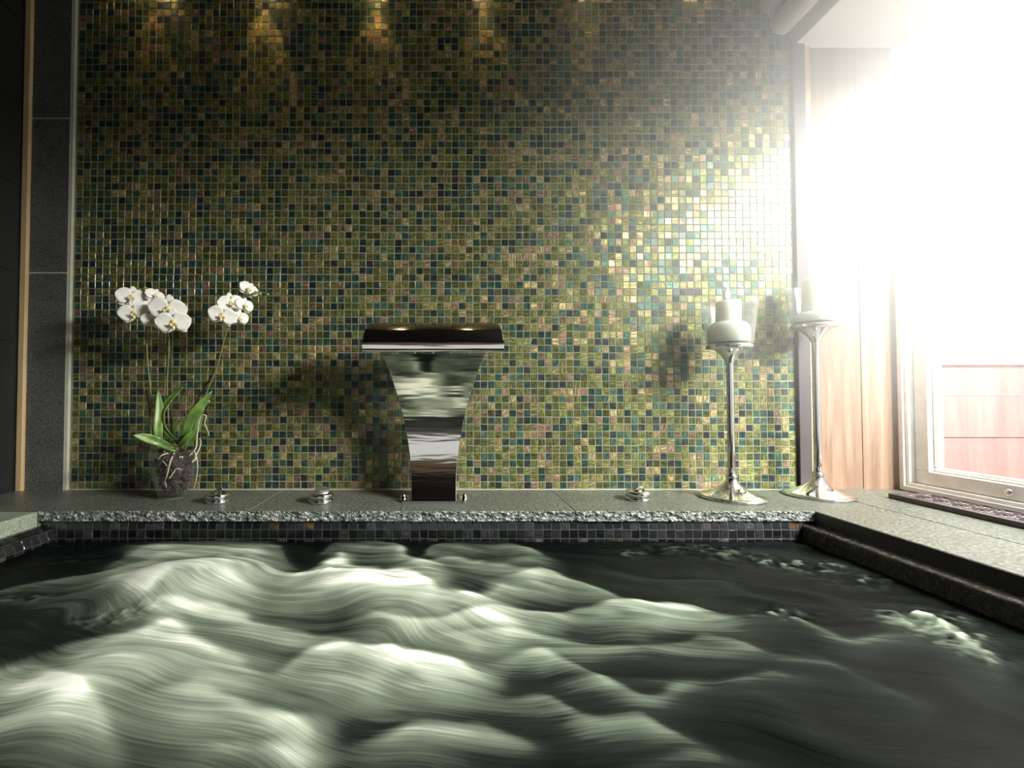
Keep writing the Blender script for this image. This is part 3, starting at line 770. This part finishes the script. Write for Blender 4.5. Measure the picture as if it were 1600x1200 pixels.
# ------------------------------------------------------------------ orchid in a glass vase
VX, VY = -0.735, -0.108
va = empty('glass_vase', (VX, VY, 0.0002)); tag(va, 'clear tapered glass vase holding the white orchid on the ledge', 'vase')
vp = [(0.000, 0.0), (0.030, 0.0), (0.0345, 0.003), (0.042, 0.022), (0.0515, 0.055), (0.0585, 0.085), (0.0615, 0.108), (0.0618, 0.130),
      (0.0596, 0.130), (0.0592, 0.108), (0.056, 0.086), (0.049, 0.056), (0.039, 0.024), (0.032, 0.010), (0.0, 0.010)]
MB().lathe(vp, 56).build('vase_body', 'vase_glass', va, smooth=True)
b = MB(); r_ = random.Random(3)
for k in range(340):
    z = r_.uniform(0.018, 0.120); rm = 0.034 + (z - 0.018) * 0.21; a_ = r_.uniform(0, 6.28); rr = rm * math.sqrt(r_.uniform(0.15, 0.93)) - 0.004
    c = Vector((VX + 0.002 + rr * math.cos(a_), VY + rr * math.sin(a_), z)); s_ = r_.uniform(0.004, 0.0085)
    mt = Matrix.Rotation(r_.uniform(0, 6), 4, Vector((r_.random(), r_.random(), r_.random())).normalized())
    pts = []
    for (sx, sy, sz) in [(x_, y_, z_) for z_ in (-1, 1) for y_ in (-1, 1) for x_ in (-1, 1)]:
        pts.append(c + mt @ Vector((sx * s_ * r_.uniform(.6, 1.1), sy * s_ * .7 * r_.uniform(.6, 1.1), sz * s_ * .45 * r_.uniform(.6, 1.2))))
    b.add(pts, [(0, 2, 3, 1), (4, 5, 7, 6), (0, 1, 5, 4), (2, 6, 7, 3), (0, 4, 6, 2), (1, 3, 7, 5)])
tag(b.build('bark_chips', 'bark'), 'dark brown bark chips filling the glass vase', 'bark', kind='stuff')

orc = empty('orchid', (VX, VY, 0.125)); tag(orc, 'white moth orchid with three flower stems, rooted in the glass vase', 'orchid')
def loc_(p): return Vector(p) - Vector((VX, VY, 0.125))
def px(pts, n=24): return smooth_path([loc_(at(*p)) for p in pts], n)
def leaf(pts, w, tw=0.0, fold=0.25):
    path = px(pts, 22); m = len(path); rows = []
    for i, p in enumerate(path):
        t_ = i / (m - 1); d = (path[min(i + 1, m - 1)] - path[max(i - 1, 0)]).normalized()
        side = d.cross(Vector((0, -1, 0)))
        if side.length < 0.2: side = Vector((1, 0, 0))
        side.normalize(); side = Matrix.Rotation(tw * (0.4 + 0.6 * t_), 3, d) @ side; nn = side.cross(d).normalized()
        ww = 0.86 * w * (0.42 + 0.58 * math.sin(min(1, t_ * 1.35) * math.pi / 2)) * (1 - max(0, (t_ - 0.62) / 0.38) ** 2.2) + 0.0006
        rows.append([p + side * ww * s_ + nn * fold * ww * abs(s_) for s_ in (-1, -0.66, -0.33, 0, 0.33, 0.66, 1)])
    MB().grid(rows).build('leaf', 'leaf', orc, smooth=True, solid=0.0018)
leaf([(276, 704, -.11), (262, 697, -.12), (246, 690, -.13), (228, 684, -.15), (208, 680, -.17)], 0.0135, 0.5)
leaf([(272, 698, -.115), (252, 694, -.125), (247, 672, -.13), (249, 640, -.12), (247, 608, -.11)], 0.0125, 0.75)
leaf([(275, 690, -.11), (256, 668, -.12), (254, 645, -.12), (266, 624, -.105), (286, 605, -.085)], 0.0155, -0.6)
leaf([(272, 690, -.09), (270, 675, -.075), (274, 664, -.07), (281, 656, -.065)], 0.0110, 0.2)
leaf([(277, 694, -.11), (290, 676, -.125), (298, 655, -.13), (312, 636, -.13), (332, 610, -.12)], 0.0155, 0.55)
leaf([(279, 698, -.12), (288, 688, -.135), (298, 678, -.14), (308, 670, -.14)], 0.0095, 0.7)
leaf([(284, 702, -.10), (296, 690, -.095), (306, 672, -.09), (318, 640, -.085)], 0.0100, 0.4)
leaf([(266, 700, -.09), (255, 694, -.07), (246, 690, -.06)], 0.0110, 0.2)
def stem(pts, r=0.0022, mat='stem', name='flower_stem'):
    p = px(pts, 30); return MB().tube(p, [r * (1 - 0.25 * i / 30) for i in range(31)], 8).build(name, mat, orc, smooth=True)
stem([(250, 704, -.10), (236, 676, -.09), (236, 620, -.10), (231, 570, -.105), (228, 515, -.11), (224, 478, -.115), (222, 458, -.115), (232, 450, -.115)])
stem([(266, 704, -.10), (263, 650, -.09), (261, 600, -.09), (264, 545, -.095), (262, 515, -.10), (255, 485, -.10), (244, 462, -.10)])
stem([(288, 704, -.10), (303, 660, -.09), (322, 615, -.09), (340, 570, -.095), (353, 520, -.10), (366, 485, -.105), (385, 464, -.105), (404, 456, -.105), (419, 460, -.105)])
stem([(252, 704, -.09), (242, 682, -.085), (235, 645, -.085), (230, 610, -.09)], 0.0042, 'stem_dark', 'support_stake')
stem([(270, 700, -.085), (268, 660, -.08), (267, 600, -.08), (266, 545, -.085)], 0.0018, 'stem_dark', 'support_stake')
stem([(286, 704, -.085), (292, 660, -.08), (312, 618, -.08), (330, 590, -.085)], 0.0034, 'stem_dark', 'support_stake')
def root(pts, r=0.0017):
    p = px(pts, 22); MB().tube(p, [r * (1 - 0.5 * (i / 22) ** 2) for i in range(23)], 8).build('aerial_root', 'root', orc, smooth=True)
root([(272, 708, -.135), (266, 722, -.158), (261, 742, -.156), (258, 752, -.148), (260, 762, -.142)], 0.0024)
root([(262, 708, -.14), (252, 712, -.155), (248, 718, -.155), (256, 722, -.158), (262, 730, -.158)], 0.0018)
root([(296, 712, -.14), (306, 700, -.135), (308, 680, -.13), (311, 660, -.13), (315, 648, -.13)], 0.0020)
root([(304, 715, -.135), (310, 704, -.125), (314, 692, -.12), (312, 684, -.12)], 0.0018)
root([(315, 648, -.13), (322, 650, -.13), (320, 662, -.13), (325, 674, -.13), (327, 682, -.13)], 0.0017)
root([(307, 712, -.148), (309, 730, -.150), (306, 752, -.146), (302, 765, -.14)], 0.0014)
root([(300, 722, -.158), (306, 716, -.15), (304, 706, -.14), (298, 704, -.13)], 0.0020)
root([(264, 748, -.156), (270, 740, -.158), (276, 732, -.160), (283, 734, -.160)], 0.0018)

def petal_rows(L, W, ang, cup=0.25, tipp=0.8, z0=0.0):
    """petal in the flower's own plane: +x right, +z up, faces -y"""
    rows = []
    for i in range(11):
        t_ = i / 10; w = W * (math.sin(math.pi * min(1, (0.06 + 0.94 * t_)) ** tipp)) ** 0.62 if t_ < 1 else 0.0004
        r_ = 0.0015 + L * t_
        row = []
        for s_ in (-1, -.6, -.2, .2, .6, 1):
            yy = z0 - cup * L * (0.35 * (t_ - 0.35) ** 2 - 0.05) + cup * 0.5 * w * s_ * s_ * (1 if t_ < .9 else .5) + 0.0008 * math.sin(9 * t_ + 4 * s_)
            x_, z_ = s_ * w, r_
            ca, sa = math.cos(ang), math.sin(ang)
            row.append((x_ * ca + z_ * sa, yy, -x_ * sa + z_ * ca))
        rows.append(row)
    return rows
def flower_proto():
    b = MB()
    b.grid(petal_rows(0.036, 0.0125, 0, 0.3, 0.9, 0.004)); b.grid(petal_rows(0.034, 0.0120, R(128), 0.3, 0.9, 0.004)); b.grid(petal_rows(0.034, 0.0120, R(-128), 0.3, 0.9, 0.004))
    b.grid(petal_rows(0.040, 0.0235, R(76), -0.35, 0.85, 0.0)); b.grid(petal_rows(0.040, 0.0235, R(-76), -0.35, 0.85, 0.0))
    f = b.build('flower', 'petal', orc, smooth=True, solid=0.0008)
    l = MB().lathe([(0.0, 0.010), (0.0035, 0.009), (0.0055, 0.004), (0.0045, -0.002), (0.0, -0.004)], 14)
    l.tube([(0, -0.003, -0.002), (0.0, -0.010, -0.008), (0.0, -0.011, -0.016)], [0.003, 0.0045, 0.002], 10)
    for s_ in (-1, 1): l.tube([(0, -0.002, -0.002), (s_ * 0.006, -0.008, -0.002), (s_ * 0.007, -0.011, 0.004)], [0.002, 0.0042, 0.0015], 10)
    li = l.build('lip', 'lip', f, smooth=True, loc=(0, -0.003, -0.001)); li['label'] = 'yellowish flower lip'
    return f
FL = [  # x, y, Y, size, yaw, pitch, roll
    (205, 466, -.130, .80, 32, -5, 8), (209, 490, -.140, .78, 26, 10, -12), (242, 463, -.110, .55, 50, -10, 20), (238, 502, -.135, .60, 28, 14, 10),
    (262, 485, -.140, 1.0, 20, 4, 5), (271, 505, -.150, .92, 24, 14, -6), (234, 480, -.120, .50, 50, 0, 0),
    (347, 494, -.140, .78, 22, 8, 14), (361, 475, -.130, .72, 34, 0, -10), (374, 498, -.115, .55, 46, 12, 0), (382, 478, -.110, .55, 50, 0, 10), (388, 453, -.105, .58, 40, -8, 30)]
fp = flower_proto()
for i, (x_, y_, Y0, s_, yw, pt, rl) in enumerate(FL):
    f = fp if i == 0 else copy_tree(fp, orc)
    f.location = loc_(at(x_, y_, Y0)); f.scale = (s_ * 1.18,) * 3
    f.rotation_euler = (Matrix.Rotation(R(yw), 3, 'Z') @ Matrix.Rotation(R(pt), 3, 'X') @ Matrix.Rotation(R(rl), 3, 'Y')).to_euler()
bp = None
for (x_, y_, s_) in ((218, 454, 1.0), (228, 452, 1.15), (224, 461, .9), (400, 457, .9), (406, 459, .8), (418, 460, .7), (325, 627, .9)):
    if bp is None:
        bp = MB().lathe([(0, -0.0075), (0.004, -0.005), (0.0055, 0), (0.004, 0.005), (0, 0.0085)], 14).build('flower_bud', 'bud', orc, smooth=True); f = bp
    else: f = copy_tree(bp, orc)
    f.location = loc_(at(x_, y_, -.112)); f.scale = (s_,) * 3; f.rotation_euler = (0.3, s_ * 2, x_)

# ------------------------------------------------------------------ iron grille along the window
GX0, GX1, GY0, GY1, GH = 1.222, 1.336, -1.30, -0.112, 0.013
g = empty('vent_grille', ((GX0 + GX1) / 2, (GY0 + GY1) / 2, 0.0002)); tag(g, 'dark cast iron vent grille with scrollwork, lying on the ledge beneath the window', 'grille')
hwid, hl = (GX1 - GX0) / 2, (GY1 - GY0) / 2
b = MB(); b.box(-hwid, -hwid + .016, -hl, hl, 0, GH); b.box(hwid - .012, hwid, -hl, hl, 0, GH); b.box(-hwid + .016, hwid - .012, hl - .018, hl, 0, GH); b.box(-hwid + .016, hwid - .012, -hl, -hl + .018, 0, GH)
b.build('frame', 'cast_iron', g, bevel=0.0015)
b = MB()
def oval(cx, cy, rx, ry, r):
    b.tube([(cx + rx * math.cos(a_), cy + ry * math.sin(a_), GH - 0.0035) for a_ in [2 * math.pi * k / 20 for k in range(21)]], r, 6, False)
y_ = hl - 0.04
while y_ > -hl + 0.03:
    for cx in (-0.020, 0.021):
        oval(cx, y_, 0.017, 0.020, 0.0032); oval(cx, y_, 0.008, 0.009, 0.0024)
    oval(0.0, y_ - 0.022, 0.007, 0.007, 0.0024)
    y_ -= 0.044
b.build('scrollwork', 'cast_iron', g, smooth=True)
MB().box(-hwid + .010, hwid - .010, -hl + .010, hl - .010, 0.0005, 0.003).build('backing', 'dark_trim', g)

# ------------------------------------------------------------------ rolled blind tube under the ceiling beam
p0 = at(1220, 38, -0.10)
bl = empty('roller_blind', (p0.x, p0.y, p0.z)); tag(bl, 'pale rolled-up blind tube under the ceiling above the window end', 'blind')
MB().tube([(0, 0.003, 0), (0, 0, 0), (0, -1.6, 0)], [0.026, 0.031, 0.031], 40).build('roll', 'blind', bl, smooth=True)
MB().box(-0.012, 0.012, -0.06, -0.02, 0.028, Z_C - p0.z).build('bracket', 'dark_trim', bl, bevel=0.002)
MB().tube([(-0.038, 0.0, 0.052), (-0.038, -1.6, 0.052)], 0.022, 24).build('head_rail', 'blind', bl, smooth=True)

# ------------------------------------------------------------------ recessed downlights grazing the mosaic
for k, cx in enumerate((-0.885, -0.545, -0.205, 0.13, 0.465, 0.80)):
    o = empty('downlight', (cx, -0.055, Z_C)); tag(o, 'small recessed warm downlight in the dark ceiling over the mosaic', 'downlight', 'recessed downlights along the mosaic wall')
    MB().lathe([(0.016, -0.001), (0.026, -0.004), (0.028, 0.0)], 32).build('bezel', 'chrome', o, smooth=True)
    MB().lathe([(0.0, -0.0015), (0.016, -0.0015)], 24).build('lamp', 'lamp_glow', o)
    l = add_light('downlight_beam', 'SPOT', (0, 0, 0), (0, 0.0, -1), 1.5 * (0.6, 1.3, 0.9, 0.8, 0.3, 0.15)[k], (1.0, 0.62, 0.22), spot_size=R(42), spot_blend=0.6, shadow_soft_size=0.006)
    l.parent = o; l.location = (0, 0, -0.006); l.rotation_euler = (R(9), 0, 0)

# ------------------------------------------------------------------ added haze volume standing in for the glare round the window
b = MB().box(-0.02, 1.366, -1.30, -0.02, 0.02, 1.34)
t = NT('window_glare'); t.t.nodes.remove(t.b)
vs_ = t.n('VolumeScatter'); vs_.inputs['Color'].default_value = (1, 1, 1, 1); vs_.inputs['Anisotropy'].default_value = 0.0
tc = t.n('TexCoord'); sb = t.n('VectorMath', operation='SUBTRACT'); t.l(tc.outputs['Object'], sb.inputs[0]); sb.inputs[1].default_value = (1.36, -0.32, 0.92)
sc_ = t.n('VectorMath', operation='MULTIPLY'); t.l(sb.outputs[0], sc_.inputs[0]); sc_.inputs[1].default_value = (1 / 1.35, 1 / 1.1, 1 / 0.9)
ln = t.n('VectorMath', operation='LENGTH'); t.l(sc_.outputs[0], ln.inputs[0])
fall = t.math('SUBTRACT', 1.0, ln.outputs['Value'], True)
dens = t.math('MULTIPLY', t.math('POWER', fall, 1.8), 2.3)
t.l(dens, vs_.inputs['Density']); t.l(vs_.outputs[0], t.out.inputs['Volume']); M['window_glare'] = t.m
hz = b.build('glare_haze', 'window_glare'); tag(hz, 'white glare round the window, added as a haze volume', 'window_glare', kind='stuff')
